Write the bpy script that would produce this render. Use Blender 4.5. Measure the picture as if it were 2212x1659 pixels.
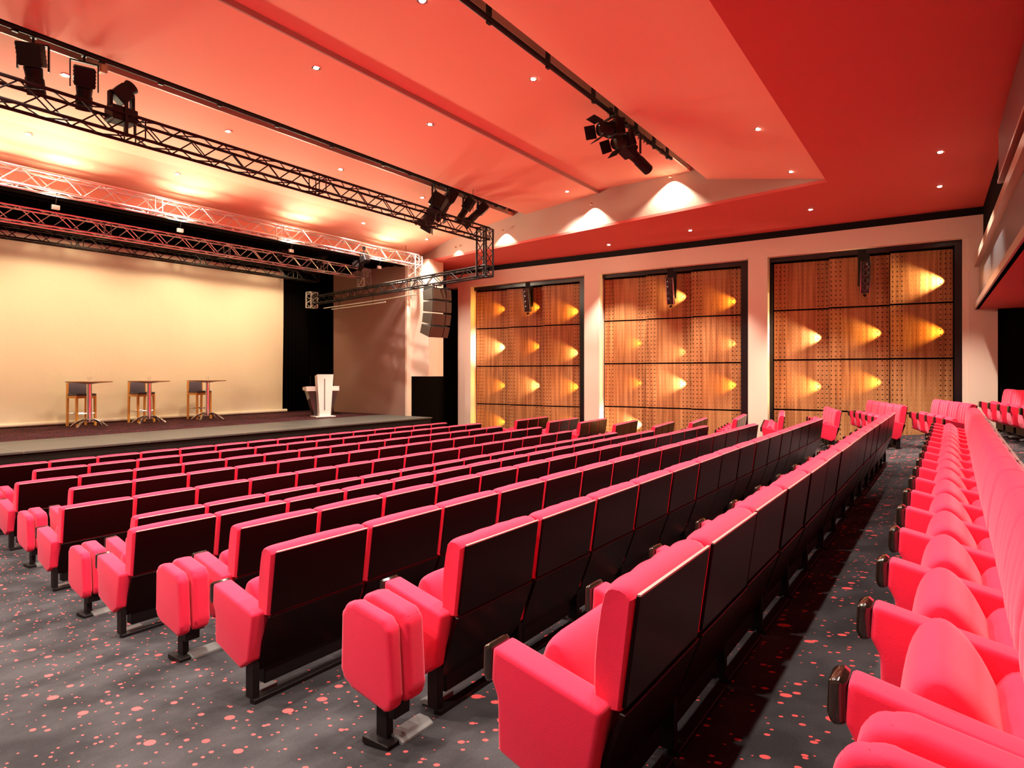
import bpy, bmesh, math, random
from math import sin, cos, pi, radians, atan2, sqrt, degrees
from mathutils import Vector, Matrix, Quaternion
random.seed(7)
S = 0.65            # one seat pitch in metres: all plans below are in seat pitches
ZC = 3.25           # camera height over the flat front floor, in seat pitches
C = bpy.context.scene.collection
for o in list(bpy.data.objects): bpy.data.objects.remove(o)

def P(x, y, z): return Vector((x*S, y*S, (z+ZC)*S))
def Q(x, y, z=0): return Vector((x*S, y*S, z*S))

# ------------------------------------------------------------------ camera
YAW = radians(34.78)
cam = bpy.data.cameras.new('camera'); cam.sensor_width = 36; cam.lens = 1366.2/2212*36
cam.shift_y = -22.9/2212; cam.clip_start = .05; cam.clip_end = 100
co = bpy.data.objects.new('camera', cam); C.objects.link(co)
co.location = P(0, 0, 0); co.rotation_euler = (radians(90), 0, YAW-radians(90))
bpy.context.scene.camera = co
# ------------------------------------------------------------------ world, exposure
w = bpy.data.worlds.new('world'); w.use_nodes = True
w.node_tree.nodes['Background'].inputs[0].default_value = (.03, .012, .01, 1)
w.node_tree.nodes['Background'].inputs[1].default_value = .2
bpy.context.scene.world = w
vs = bpy.context.scene.view_settings
vs.view_transform = 'Standard'; vs.look = 'None'; vs.exposure = 0.95; vs.gamma = 1; vs.use_curve_mapping = False
# ------------------------------------------------------------------ light levels
DOWN_W = 430       # ceiling downlights over the seats
SIDE_W = 520       # downlights in the low ceiling beside the wall
GLOW_W = 270        # open-face floods on the front silver truss
SCREEN_W = 172     # stage floods on the screen
GRAZE_W = 20        # lamps behind the wood panels
WARM = (1, .80, .58); WHITE = (1, .88, .76); AMBER = (1, .50, .07)

def spot(name, loc, target, power, color, size, blend=.5, radius=.04, parent=None):
    l = bpy.data.lights.new(name, 'SPOT'); l.energy = power; l.color = color
    l.spot_size = radians(size); l.spot_blend = blend; l.shadow_soft_size = radius
    o = bpy.data.objects.new(name, l); C.objects.link(o)
    o.rotation_euler = (target-loc).to_track_quat('-Z', 'Y').to_euler()
    o.location = loc
    if parent:
        o.parent = parent; o.location = loc-parent.location
    return o

# ------------------------------------------------------------------ materials
def mat(name, col, rough=.6, metal=0, spec=.5, coat=0, emit=None, estr=0, sheen=0, trans=0, bump=None):
    m = bpy.data.materials.new(name); m.use_nodes = True
    nt = m.node_tree; b = nt.nodes['Principled BSDF']
    b.inputs['Base Color'].default_value = (*col, 1); b.inputs['Roughness'].default_value = rough
    b.inputs['Metallic'].default_value = metal; b.inputs['Specular IOR Level'].default_value = spec
    b.inputs['Coat Weight'].default_value = coat; b.inputs['Sheen Weight'].default_value = sheen
    b.inputs['Transmission Weight'].default_value = trans
    if emit: b.inputs['Emission Color'].default_value = (*emit, 1); b.inputs['Emission Strength'].default_value = estr
    if bump:
        tc = nt.nodes.new('ShaderNodeTexCoord'); n = nt.nodes.new('ShaderNodeTexNoise'); n.inputs['Scale'].default_value = bump[0]
        n.inputs['Detail'].default_value = 4
        bp = nt.nodes.new('ShaderNodeBump'); bp.inputs['Strength'].default_value = bump[1]; bp.inputs['Distance'].default_value = bump[2]
        nt.links.new(tc.outputs['Object'], n.inputs['Vector']); nt.links.new(n.outputs['Fac'], bp.inputs['Height'])
        nt.links.new(bp.outputs['Normal'], b.inputs['Normal'])
    return m
M = {}
M['red'] = mat('crimson_fabric', (.80, .018, .062), .8, spec=.15, sheen=.38, bump=(260, .25, .002))
M['red'].node_tree.nodes['Principled BSDF'].inputs['Sheen Tint'].default_value = (1, .45, .55, 1)
M['lac'] = mat('dark_lacquer', (.009, .0010, .0012), .28, spec=.14, coat=.0)
M['blk'] = mat('black_metal', (.009, .006, .006), .45, spec=.25)
M['edge'] = mat('pale_metal_edge', (.62, .42, .38), .35, metal=.6)
M['cap'] = mat('black_lacquer_cap', (.015, .010, .007), .12, spec=.7, coat=.6)
M['chrome'] = mat('chrome', (.85, .85, .85), .12, metal=1)
M['grey'] = mat('grey_foot_plastic', (.13, .13, .125), .5)
M['ceil'] = mat('red_ceiling_paint', (.90, .44, .30), .75, spec=.2, bump=(6, .06, .01))
M['ceillow'] = mat('deep_red_ceiling_paint', (.66, .13, .105), .7, spec=.2)
M['cove'] = mat('beige_cove_paint', (.46, .33, .27), .8, spec=.2)
M['wall'] = mat('pale_wall_paint', (.84, .65, .51), .75, spec=.25)
M['gwall'] = mat('taupe_wall_paint', (.33, .20, .155), .8, spec=.2)
M['cream'] = mat('cream_paint', (.80, .68, .54), .7, spec=.2)
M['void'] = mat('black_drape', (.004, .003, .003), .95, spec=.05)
M['gap'] = mat('shadow_gap_black', (.006, .004, .004), .7, spec=.2)
M['frame'] = mat('black_gloss_frame', (.012, .008, .010), .2, spec=.5)
M['screen'] = mat('screen_cloth', (.86, .77, .62), .9, spec=.05, bump=(1.3, .5, .06))
M['skirt'] = mat('black_stage_skirt', (.020, .014, .011), .85, spec=.1, bump=(5, .5, .03))
M['silver'] = mat('bare_aluminium', (.75, .72, .70), .32, metal=.9)
M['bronze'] = mat('brushed_trough_metal', (.60, .50, .38), .45, metal=.2)
M['oak'] = mat('honey_oak', (.80, .36, .07), .45)
M['slate'] = mat('slate_fabric', (.13, .11, .16), .85)
M['tabletop'] = mat('brown_tabletop', (.36, .17, .07), .4)
M['white'] = mat('white_laminate', (.85, .80, .74), .4)
M['smoke'] = mat('smoked_acrylic', (.05, .035, .03), .1, spec=.6)
M['mesh'] = mat('olive_speaker_mesh', (.085, .055, .028), .6, bump=(180, .6, .004))
M['box'] = mat('speaker_box', (.045, .032, .020), .5)
M['lamp'] = mat('lit_lens', (1, .95, .9), .3, emit=(1, .86, .66), estr=60)
M['glass'] = mat('clear_glass', (1, 1, 1), .03, trans=1)
M['trim'] = mat('beige_metal_trim', (.44, .26, .19), .35, metal=.3)
M['refl'] = mat('grey_parapet_metal', (.20, .19, .20), .35, metal=.7)
M['balc'] = mat('red_brown_fascia', (.15, .022, .02), .6)

def carpet(name, base, dot, dens, stage=False):
    m = bpy.data.materials.new(name); m.use_nodes = True; nt = m.node_tree; N = nt.nodes; L = nt.links
    b = N['Principled BSDF']; b.inputs['Roughness'].default_value = .95; b.inputs['Specular IOR Level'].default_value = .1
    tc = N.new('ShaderNodeTexCoord'); prev = None
    geo = tc.outputs['Object']
    def math_(op, a, c, clamp=False):
        n = N.new('ShaderNodeMath'); n.operation = op; n.use_clamp = clamp
        for i, v in enumerate((a, c)):
            if isinstance(v, (int, float)): n.inputs[i].default_value = v
            else: L.new(v, n.inputs[i])
        return n.outputs[0]
    masks = []
    flat = N.new('ShaderNodeVectorMath'); flat.operation = 'MULTIPLY'; flat.inputs[1].default_value = (1, .70, 0); L.new(geo, flat.inputs[0])
    # slightly wobbly outlines
    for sc, rmin, rmax, off, keep in dens:
        mp = N.new('ShaderNodeVectorMath'); mp.operation = 'ADD'; mp.inputs[1].default_value = (off, off*1.7, 0)
        L.new(flat.outputs[0], mp.inputs[0])
        v = N.new('ShaderNodeTexVoronoi'); v.voronoi_dimensions = '2D'; v.inputs['Scale'].default_value = sc
        L.new(mp.outputs[0], v.inputs['Vector'])
        sep = N.new('ShaderNodeSeparateColor'); L.new(v.outputs['Color'], sep.inputs[0])
        r2 = math_('POWER', sep.outputs[0], 2.2)
        rad = math_('ADD', math_('MULTIPLY', r2, (rmax-rmin)*sc), rmin*sc)
        mk = math_('LESS_THAN', v.outputs['Distance'], rad)
        kp = math_('LESS_THAN', sep.outputs[1], keep)
        masks.append(math_('MULTIPLY', mk, kp))
    mk = masks[0]
    for k in masks[1:]: mk = math_('MAXIMUM', mk, k)
    n = N.new('ShaderNodeTexNoise'); n.inputs['Scale'].default_value = 3.2; n.inputs['Detail'].default_value = 5; L.new(geo, n.inputs['Vector'])
    n2 = N.new('ShaderNodeTexNoise'); n2.inputs['Scale'].default_value = 240; L.new(geo, n2.inputs['Vector'])
    cr = N.new('ShaderNodeValToRGB'); L.new(n.outputs['Fac'], cr.inputs[0])
    cr.color_ramp.elements[0].position = .38; cr.color_ramp.elements[0].color = (*[c*.62 for c in base], 1)
    cr.color_ramp.elements[1].position = .66; cr.color_ramp.elements[1].color = (*[c*1.3 for c in base], 1)
    mul = N.new('ShaderNodeMix'); mul.data_type = 'RGBA'; mul.blend_type = 'OVERLAY'; mul.inputs[0].default_value = .55
    L.new(cr.outputs[0], mul.inputs[6]); L.new(n2.outputs['Fac'], mul.inputs[7])
    mx = N.new('ShaderNodeMix'); mx.data_type = 'RGBA'; L.new(mk, mx.inputs[0]); L.new(mul.outputs[2], mx.inputs[6]); mx.inputs[7].default_value = (*dot, 1)
    L.new(mx.outputs[2], b.inputs['Base Color'])
    bp = N.new('ShaderNodeBump'); bp.inputs['Strength'].default_value = .4; bp.inputs['Distance'].default_value = .004
    L.new(n2.outputs['Fac'], bp.inputs['Height']); L.new(bp.outputs['Normal'], b.inputs['Normal'])
    return m
M['carpet'] = carpet('dotted_carpet', (.040, .037, .040), (.66, .085, .085),
                     [(6.2, .007, .027, 0, .62), (11, .005, .012, 3.1, .45), (14, .003, .009, 9.3, .5)])
M['stagecarpet'] = carpet('stage_carpet', (.045, .018, .020), (.30, .03, .035), [(22, .004, .014, 1, .8)])

def deck():
    m = mat('grey_stage_deck', (.20, .18, .15), .5); nt = m.node_tree; N = nt.nodes; L = nt.links
    tc = N.new('ShaderNodeTexCoord'); br = N.new('ShaderNodeTexBrick'); br.offset = 0
    br.inputs['Scale'].default_value = 1; br.inputs['Brick Width'].default_value = 2.0; br.inputs['Row Height'].default_value = 1.0
    br.inputs['Mortar Size'].default_value = .008; br.inputs['Color1'].default_value = (.085, .080, .065, 1)
    br.inputs['Color2'].default_value = (.075, .07, .058, 1); br.inputs['Mortar'].default_value = (.2, .17, .12, 1)
    L.new(tc.outputs['Object'], br.inputs['Vector']); L.new(br.outputs['Color'], N['Principled BSDF'].inputs['Base Color'])
    return m
M['deck'] = deck()

def wood():
    m = bpy.data.materials.new('perforated_veneer'); m.use_nodes = True; nt = m.node_tree; N = nt.nodes; L = nt.links
    b = N['Principled BSDF']; b.inputs['Roughness'].default_value = .42; b.inputs['Specular IOR Level'].default_value = .35
    uv = N.new('ShaderNodeUVMap'); uv.uv_map = 'UVMap'
    tc = N.new('ShaderNodeTexCoord')
    mp = N.new('ShaderNodeMapping'); mp.inputs['Scale'].default_value = (9, 9, .35); L.new(tc.outputs['Object'], mp.inputs[0])
    n = N.new('ShaderNodeTexNoise'); n.inputs['Scale'].default_value = 1.6; n.inputs['Detail'].default_value = 7; n.inputs['Roughness'].default_value = .6
    L.new(mp.outputs[0], n.inputs['Vector'])
    cr = N.new('ShaderNodeValToRGB'); L.new(n.outputs['Fac'], cr.inputs[0]); e = cr.color_ramp.elements
    e[0].position = .30; e[0].color = (.25, .080, .026, 1); e[1].position = .70; e[1].color = (.62, .30, .12, 1)
    mid = e.new(.5); mid.color = (.44, .185, .065, 1)
    sp = N.new('ShaderNodeSeparateXYZ'); L.new(uv.outputs[0], sp.inputs[0])
    def mt(op, a, c=0.0):
        q = N.new('ShaderNodeMath'); q.operation = op
        for i, v in enumerate((a, c)):
            if isinstance(v, (int, float)): q.inputs[i].default_value = v
            else: L.new(v, q.inputs[i])
        return q.outputs[0]
    NC, NR = 13, 11
    fx = mt('SUBTRACT', mt('FRACT', mt('MULTIPLY', sp.outputs[0], NC)), .5); fy = mt('SUBTRACT', mt('FRACT', mt('MULTIPLY', sp.outputs[1], NR)), .5)
    ds = mt('SQRT', mt('ADD', mt('POWER', mt('MULTIPLY', fx, .9), 2), mt('POWER', fy, 2)))
    side = mt('GREATER_THAN', mt('ABSOLUTE', mt('SUBTRACT', sp.outputs[0], .5)), .5-3.0/NC)
    rad = mt('ADD', mt('MULTIPLY', side, .075), .065)
    hole = mt('LESS_THAN', ds, rad)
    mx = N.new('ShaderNodeMix'); mx.data_type = 'RGBA'; L.new(hole, mx.inputs[0]); L.new(cr.outputs[0], mx.inputs[6]); mx.inputs[7].default_value = (.012, .004, .002, 1)
    L.new(mx.outputs[2], b.inputs['Base Color'])
    return m
M['wood'] = wood()

# ------------------------------------------------------------------ mesh helpers (plans in seat pitches)
class MB:
    def __init__(s): s.bm = bmesh.new()
    def box(s, x0, x1, y0, y1, z0, z1, bev=0, mtx=None):
        r = bmesh.ops.create_cube(s.bm, size=1); v = r['verts']
        for q in v: q.co = Vector(((x0+x1)/2+q.co.x*(x1-x0), (y0+y1)/2+q.co.y*(y1-y0), (z0+z1)/2+q.co.z*(z1-z0)))
        if mtx: bmesh.ops.transform(s.bm, matrix=mtx, verts=v)
        if bev: s.bev(v, bev)
        return s
    def bev(s, v, bev, seg=3):
        es = list({e for q in v for e in q.link_edges})
        bmesh.ops.bevel(s.bm, geom=es, offset=bev, segments=seg, profile=.6, affect='EDGES')
    def prism(s, pts, x0, x1, bev=0, seg=3, mtx=None):
        """closed (y,z) outline swept along x"""
        a = [s.bm.verts.new((x0, y, z)) for y, z in pts]; b = [s.bm.verts.new((x1, y, z)) for y, z in pts]
        s.bm.faces.new(a); s.bm.faces.new(b[::-1]); n = len(pts)
        for i in range(n): s.bm.faces.new((a[i], b[i], b[(i+1) % n], a[(i+1) % n]))
        bmesh.ops.recalc_face_normals(s.bm, faces=s.bm.faces[:])
        if mtx: bmesh.ops.transform(s.bm, matrix=mtx, verts=a+b)
        if bev: s.bev(a+b, bev, seg)
        return s
    def tube(s, p, q, r, n=8, r2=None):
        p, q = Vector(p), Vector(q); d = q-p
        if d.length < 1e-6: return s
        rot = d.to_track_quat('Z', 'Y').to_matrix().to_4x4()
        bmesh.ops.create_cone(s.bm, cap_ends=True, segments=n, radius1=r, radius2=r if r2 is None else r2, depth=d.length,
                              matrix=Matrix.Translation((p+q)/2) @ rot)
        return s
    def lathe(s, prof, n=24, cen=(0, 0, 0), mtx=None):
        rings = []
        for r, z in prof:
            rings.append([s.bm.verts.new((cen[0]+r*cos(2*pi*k/n), cen[1]+r*sin(2*pi*k/n), cen[2]+z)) for k in range(n)])
        for a, b in zip(rings, rings[1:]):
            for k in range(n): s.bm.faces.new((a[k], a[(k+1) % n], b[(k+1) % n], b[k]))
        s.bm.faces.new(rings[0][::-1]); s.bm.faces.new(rings[-1])
        if mtx: bmesh.ops.transform(s.bm, matrix=mtx, verts=[v for r in rings for v in r])
        return s
    def quad(s, *pts):
        s.bm.faces.new([s.bm.verts.new(p) for p in pts]); return s
    def slab(s, pts, t):
        """polygon given in 3d, thickened upwards by t"""
        a = [s.bm.verts.new(p) for p in pts]; b = [s.bm.verts.new((p[0], p[1], p[2]+t)) for p in pts]; n = len(pts)
        s.bm.faces.new(a); s.bm.faces.new(b[::-1])
        for i in range(n): s.bm.faces.new((a[i], a[(i+1) % n], b[(i+1) % n], b[i]))
        bmesh.ops.recalc_face_normals(s.bm, faces=s.bm.faces[:]); return s
    def build(s, name, m, parent=None, world=False, smooth=False, uv=None):
        for v in s.bm.verts: v.co = P(*v.co) if world else v.co*S
        me = bpy.data.meshes.new(name); s.bm.to_mesh(me); s.bm.free(); me.materials.append(M[m])
        if smooth:
            for p in me.polygons: p.use_smooth = True
            try: me.set_sharp_from_angle(angle=radians(38))
            except Exception: pass
        if uv:
            l = me.uv_layers.new(name='UVMap')
            for lp in me.loops: l.data[lp.index].uv = uv(me.vertices[lp.vertex_index].co)
        o = bpy.data.objects.new(name, me); C.objects.link(o)
        if parent: o.parent = parent
        return o
def tag(o, label=None, cat=None, group=None, kind=None):
    if label: o['label'] = label
    if cat: o['category'] = cat
    if group: o['group'] = group
    if kind: o['kind'] = kind
    return o
def thing(name, label, cat, loc=(0, 0, 0), rz=0, group=None):
    o = bpy.data.objects.new(name, None); C.objects.link(o); o.empty_display_size = .1
    o.location = P(*loc); o.rotation_euler = (0, 0, rz); return tag(o, label, cat, group)
def struct(mb, name, m, smooth=False): return tag(mb.build(name, m, world=True, smooth=smooth), kind='structure')
def dup(o, parent=None):
    c = o.copy(); C.objects.link(c)
    if parent: c.parent = parent
    for ch in o.children: dup(ch, c)
    return c
ORD = ['zeroth', 'first', 'second', 'third', 'fourth', 'fifth', 'sixth', 'seventh', 'eighth', 'ninth', 'tenth', 'eleventh', 'twelfth',
       'thirteenth', 'fourteenth', 'fifteenth', 'sixteenth', 'seventeenth']

# ------------------------------------------------------------------ picture point -> place (for measuring only)
cc, ss = cos(YAW), sin(YAW)
def ray(px, py): u = (px-1106)/1366.2; return cc+ss*u, ss-cc*u, (806.6-py)/1366.2
def on_z(px, py, z): a, b, c = ray(px, py); d = z/c; return d*a, d*b, z
def on_y(px, py, y): a, b, c = ray(px, py); d = y/b; return d*a, y, d*c
def on_x(px, py, x): a, b, c = ray(px, py); d = x/a; return x, d*b, d*c

# ------------------------------------------------------------------ seat rows: first seat left edge, back y, drop of back top under the camera
ROWS = {1: (3.875, 17.02, 2.05, 16), 2: (5.04, 15.37, 2.01, 15), 3: (4.25, 13.78, 2.00, 15), 4: (4.515, 12.18, 1.97, 15),
        5: (3.79, 10.55, 1.97, 15), 6: (4.09, 9.006, 1.96, 15), 7: (3.353, 7.44, 1.764, 15), 8: (3.63, 5.867, 1.562, 15),
        9: (2.94, 4.292, 1.387, 15), 10: (3.378, 2.758, 1.197, 15), 11: (2.44, 1.075, .934, 15), 12: (2.61, -.50, .765, 16)}
HB = 1.21   # chair height
FL = [(40, -3.30)]+[(ROWS[k][1]+.25, -(ROWS[k][2]+HB)) for k in sorted(ROWS)]+[(-2.0, -1.72), (-9.5, -.75)]
def zf(y):
    for (ya, za), (yb, zb) in zip(FL, FL[1:]):
        if y >= yb: return zb+(za-zb)*(y-yb)/(ya-yb)
    return FL[-1][1]

# ================================================================== THE SETTING
X0, X1 = -8.5, 27.0
XW = 25.2; XP = 25.95   # wall face, panel plane
mb = MB()
ys = [30.0]+[p[0] for p in FL[1:]]
grid = [[mb.bm.verts.new((x, y, zf(y))) for x in (X0, 9, X1)] for y in ys]
for a, b in zip(grid, grid[1:]):
    for i in range(2): mb.bm.faces.new((a[i], b[i], b[i+1], a[i+1]))
struct(mb, 'floor', 'carpet')

# stage
ZS = -2.0
mb = MB(); mb.slab([(-4, 19.5, -3.3), (21.6, 19.5, -3.3), (21.6, 21.28, -3.3), (21.86, 21.28, -3.3), (21.86, 29.3, -3.3), (-4, 29.3, -3.3)], 3.3+ZS-.03)
st = mb.build('stage', 'skirt', world=True); tag(st, 'low stage with black fabric front below the big screen', 'stage')
mb = MB(); mb.slab([(-4, 19.45, ZS-.05), (21.63, 19.45, ZS-.05), (21.63, 21.39, ZS-.05), (21.63, 22.75, ZS-.05), (-4, 22.75, ZS-.05)], .05)
tag(mb.build('stage_edge', 'deck', parent=st, world=True), 'pale grey deck boards')
mb = MB(); mb.slab([(-4, 22.75, ZS-.03), (21.85, 22.75, ZS-.03), (21.85, 29.3, ZS-.03), (-4, 29.3, ZS-.03)], .035)
tag(mb.build('stage_carpet', 'stagecarpet', parent=st, world=True), 'dark red speckled carpet')

# projection screen, slightly rippled
mb = MB(); nx, nz = 60, 16; g = []
for i in range(nx+1):
    x = -3+(20.0+3)*i/nx
    g.append([mb.bm.verts.new((x-.12*(1-j/nz)*0+(.0 if i < nx else .0), 28.2+.035*sin(x*2.3+j*.25)+.05*sin(x*.7+j*.1), ZS+.10+(5.6-ZS-.10)*j/nz)) for j in range(nz+1)])
for i in range(nx):
    for j in range(nz): mb.bm.faces.new((g[i][j], g[i+1][j], g[i+1][j+1], g[i][j+1]))
sc = thing('projection_screen', 'huge cream projection cloth hanging across the back of the stage', 'screen', (8.5, 28.2, ZS))
o = mb.build('screen_cloth', 'screen', world=True, smooth=True); o.parent = sc; o.matrix_parent_inverse = Matrix.Translation(-P(8.5, 28.2, ZS))
mb = MB(); mb.tube((-3, 28.15, ZS+.10), (20.15, 28.15, ZS+.10), .08, 12)
o = mb.build('bottom_batten', 'screen', world=True, smooth=True); o.parent = sc; o.matrix_parent_inverse = Matrix.Translation(-P(8.5, 28.2, ZS))

# stage house
struct(MB().box(-4.5, 26.5, 29.4, 29.6, -3.3, 8.5), 'wall_stage_back', 'void')
struct(MB().box(-4.5, 26.5, 21.5, 29.6, 8.4, 8.6), 'ceiling_stage_house', 'void')
struct(MB().box(-4.6, -4.4, 21.5, 29.6, -3.3, 8.5), 'wall_stage_left', 'void')
struct(MB().box(21.9, 22.05, 21.42, 26.6, -3.3, 5.2), 'wall_stage_side', 'gwall')
struct(MB().box(21.9, 26.4, 26.6, 26.7, -3.3, 8.5), 'wall_stage_wing', 'void')
struct(MB().box(21.9, 22.1, 21.5, 29.4, 5.2, 8.5), 'wall_stage_upper', 'void')
struct(MB().box(21.9, 22.2, 21.30, 21.42, -3.3, 5.25), 'trim_1', 'cream')
# proscenium header
struct(MB().box(-4.5, 22.0, 21.45, 21.75, 5.12, 8.5), 'wall_proscenium', 'void')
# hanging cream box beside the stage
struct(MB().box(22.2, 23.25, 20.2, 21.6, -.14, 5.4), 'trim_2', 'cream')
struct(MB().box(22.05, 26.5, 21.7, 21.8, -3.3, 5.6), 'wall_alcove', 'void')
# black stage leg drape beside the screen
mb = MB(); g = []
for i in range(41):
    x = 20.05+1.8*i/40; g.append((x, 28.55+.10*sin(i*1.3)))
vs0 = [mb.bm.verts.new((x, y, ZS+.01)) for x, y in g]; vs1 = [mb.bm.verts.new((x, y, 7.9)) for x, y in g]
for i in range(40): mb.bm.faces.new((vs0[i], vs0[i+1], vs1[i+1], vs1[i]))
dr = mb.build('stage_drape', 'void', world=True, smooth=True); tag(dr, 'black pleated drape beside the right edge of the screen', 'curtain')
dr.modifiers.new('thickness', 'SOLIDIFY').thickness = .02

# ceilings
ZL = 5.35
def xd(y): return 19.55+.174*(y-2.85)
def xm(y): return 18-xd(y)
PROF = [((2.85, 5.44), (6.42, 6.22)), ((7.0, 6.60), (10.67, 6.74)), ((10.67, 6.64), (14.3, 6.50)), ((15.0, 6.56), (19.05, 6.20)),
        ((19.05, 6.20), (21.2, 5.70)), ((21.2, 5.70), (21.48, 5.2))]
for k, ((ya, za), (yb, zb)) in enumerate(PROF):
    mb = MB(); mb.slab([(xm(ya)-.2, ya, za), (xd(ya)+.15, ya, za), (xd(yb)+.15, yb, zb), (xm(yb)-.2, yb, zb)], .14)
    struct(mb, 'ceiling_slab', 'ceil')
mb = MB(); mb.slab([(xm(10.67), 10.64, 6.62), (xd(10.67), 10.64, 6.62), (xd(10.67), 10.69, 6.62), (xm(10.67), 10.69, 6.62)], .12)
struct(mb, 'trim_3', 'cove')
mb = MB(); mb.slab([(X0, -9.5, ZL), (X1, -9.5, ZL), (X1, 2.85, ZL), (X0, 2.85, ZL)], .09)
mb.slab([(xd(2.85), 2.85, ZL), (X1, 2.85, ZL), (X1, 22.6, ZL), (xd(22.6), 22.6, ZL)], .09)
mb.slab([(X0, 2.85, ZL), (xm(2.85), 2.85, ZL), (xm(22.6), 22.6, ZL), (X0, 22.6, ZL)], .09)
struct(mb, 'ceiling_low', 'ceillow')
for nm, fn, s_ in (('wall_cove_right', xd, 1), ('wall_cove_left', xm, -1)):
    mb = MB(); mb.slab([(fn(2.85), 2.80, ZL+.02), (fn(22.6), 22.6, ZL+.02), (fn(22.6)+.12*s_, 22.6, ZL+.02), (fn(2.85)+.12*s_, 2.80, ZL+.02)], 1.75)
    struct(mb, nm, 'cove')
struct(MB().box(X0, X1, -9.5, 30, 8.6, 8.8), 'ceiling_roof', 'void')
# slot troughs
for k, (ya, yb, z) in enumerate(((6.42, 7.0, 6.95), (14.3, 15.0, 7.0))):
    t = thing('ceiling_trough', ('metal lined lighting slot in the red ceiling nearest the camera', 'long metal lined lighting slot above the black truss')[k],
              'ceiling slot', ((xm(ya)+xd(ya))/2, (ya+yb)/2, z))
    inv = Matrix.Translation(-t.location)
    for nm, mb in (('trough_top', MB().box(xm(ya)+.1, xd(ya)-.3, ya-.05, yb+.05, z, z+.04)),
                   ('trough_side', MB().box(xm(ya)+.1, xd(ya)-.3, ya-.09, ya-.05, z-.45, z+.04)),
                   ('trough_side', MB().box(xm(ya)+.1, xd(ya)-.3, yb-.05, yb-.01, (6.57, 6.54)[k], z+.04))):
        o = mb.build(nm, 'bronze', world=True); o.parent = t; o.matrix_parent_inverse = inv

# right wall with three tall openings plus the alcove opening
OPEN = [(13.55, 20.1), (6.43, 12.83), (-.46, 5.76)]
ZO = 4.44
edges = [23.5, 20.9, 20.1, 13.55, 12.83, 6.43, 5.76, -.46, -1.21]
mb = MB(); TH = .62
for ya, yb in ((20.9, 20.1), (13.55, 12.83), (6.43, 5.76), (-.46, -1.21)): mb.box(XW, XW+TH, yb, ya, -3.3, ZO)
mb.box(XW, XW+TH, -1.21, 23.4, ZO, 5.09)
struct(mb, 'wall_right', 'wall')
struct(MB().box(XW+.04, XW+.5, -1.3, 23.4, 5.09, 5.36), 'trim_4', 'gap')  # black strip stands in for the shade in the wall-top gap
struct(MB().box(XP+.30, XP+.42, -9.5, 24, -3.3, 5.6), 'wall_right_outer', 'gap')
struct(MB().box(XW+.15, XW+.2, -9.5, -1.2, -3.3, 2.05), 'dark_sheet_right_rear', 'void')  # black sheet stands in for the dark space past the wall end
struct(MB().box(X0-.1, X0, -9.5, 30, -3.5, 8.6), 'wall_left', 'wall')
struct(MB().box(X0, X1, -9.6, -9.5, -3.3, 8.6), 'wall_back', 'ceillow')
# black linings
frame_px = [(1014, 1033, 1262, 1264), (1293, 1311, 1606, 1616), (1655, 1674, 2060, 2082)]
cols = [[1033, 1101.5, 1177, 1261.5], [1311, 1400, 1497, 1606], [1674.5, 1792, 1923, 2060]]
rowz = [[4.20, 2.285, .36, -1.56, -3.3], [4.22, 2.335, .43, -1.48, -3.3], [4.22, 2.40, .51, -1.38, -2.5]]
NM = ['left', 'middle', 'right']
ypan = []
for k in range(3):
    ya, yb = OPEN[k]
    yl = [on_x(p, 700, XP)[1] for p in cols[k]]; ypan.append(yl)
    t = thing('panel_frame', 'black glossy frame around the %s bay of perforated wood panels' % ['leftmost', 'middle', 'rightmost'][k], 'frame', (XP, (ya+yb)/2, zf((ya+yb)/2)))
    inv = Matrix.Translation(-t.location)
    for nm, mb in (('frame_top', MB().box(XW+.30, XP+.28, ya+.02, yb-.02, rowz[k][0]+.02, ZO-.003)),
                   ('frame_side', MB().box(XW+.30, XP+.28, ya+(.17 if k == 2 else .003), yl[3]-.02, -3.2, rowz[k][0]+.02)),
                   ('frame_side', MB().box(XP-.20, XP+.28, max(yl[0]+.03, yb-.6), yb-.003, -3.2, rowz[k][0]+.02))):
        o = mb.build(nm, 'frame', world=True); o.parent = t; o.matrix_parent_inverse = inv
    # cream reveal trims
for k in range(3):
    ya, yb = OPEN[k]
    struct(MB().box(XW-.02, XW+.28, yb-.05, yb+.02, -3.3, ZO+.05), 'trim_%d' % (5+2*k), 'cream')
    struct(MB().box(XW-.02, XW+.28, ya+.02, yb-.05, ZO-.04, ZO+.03), 'trim_%d' % (6+2*k), 'wall')
ya, yb = OPEN[2]
struct(MB().box(XW+.02, XP+.28, ya+.002, ya+.165, -3.3, ZO-.003), 'trim_11', 'wall')
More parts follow.
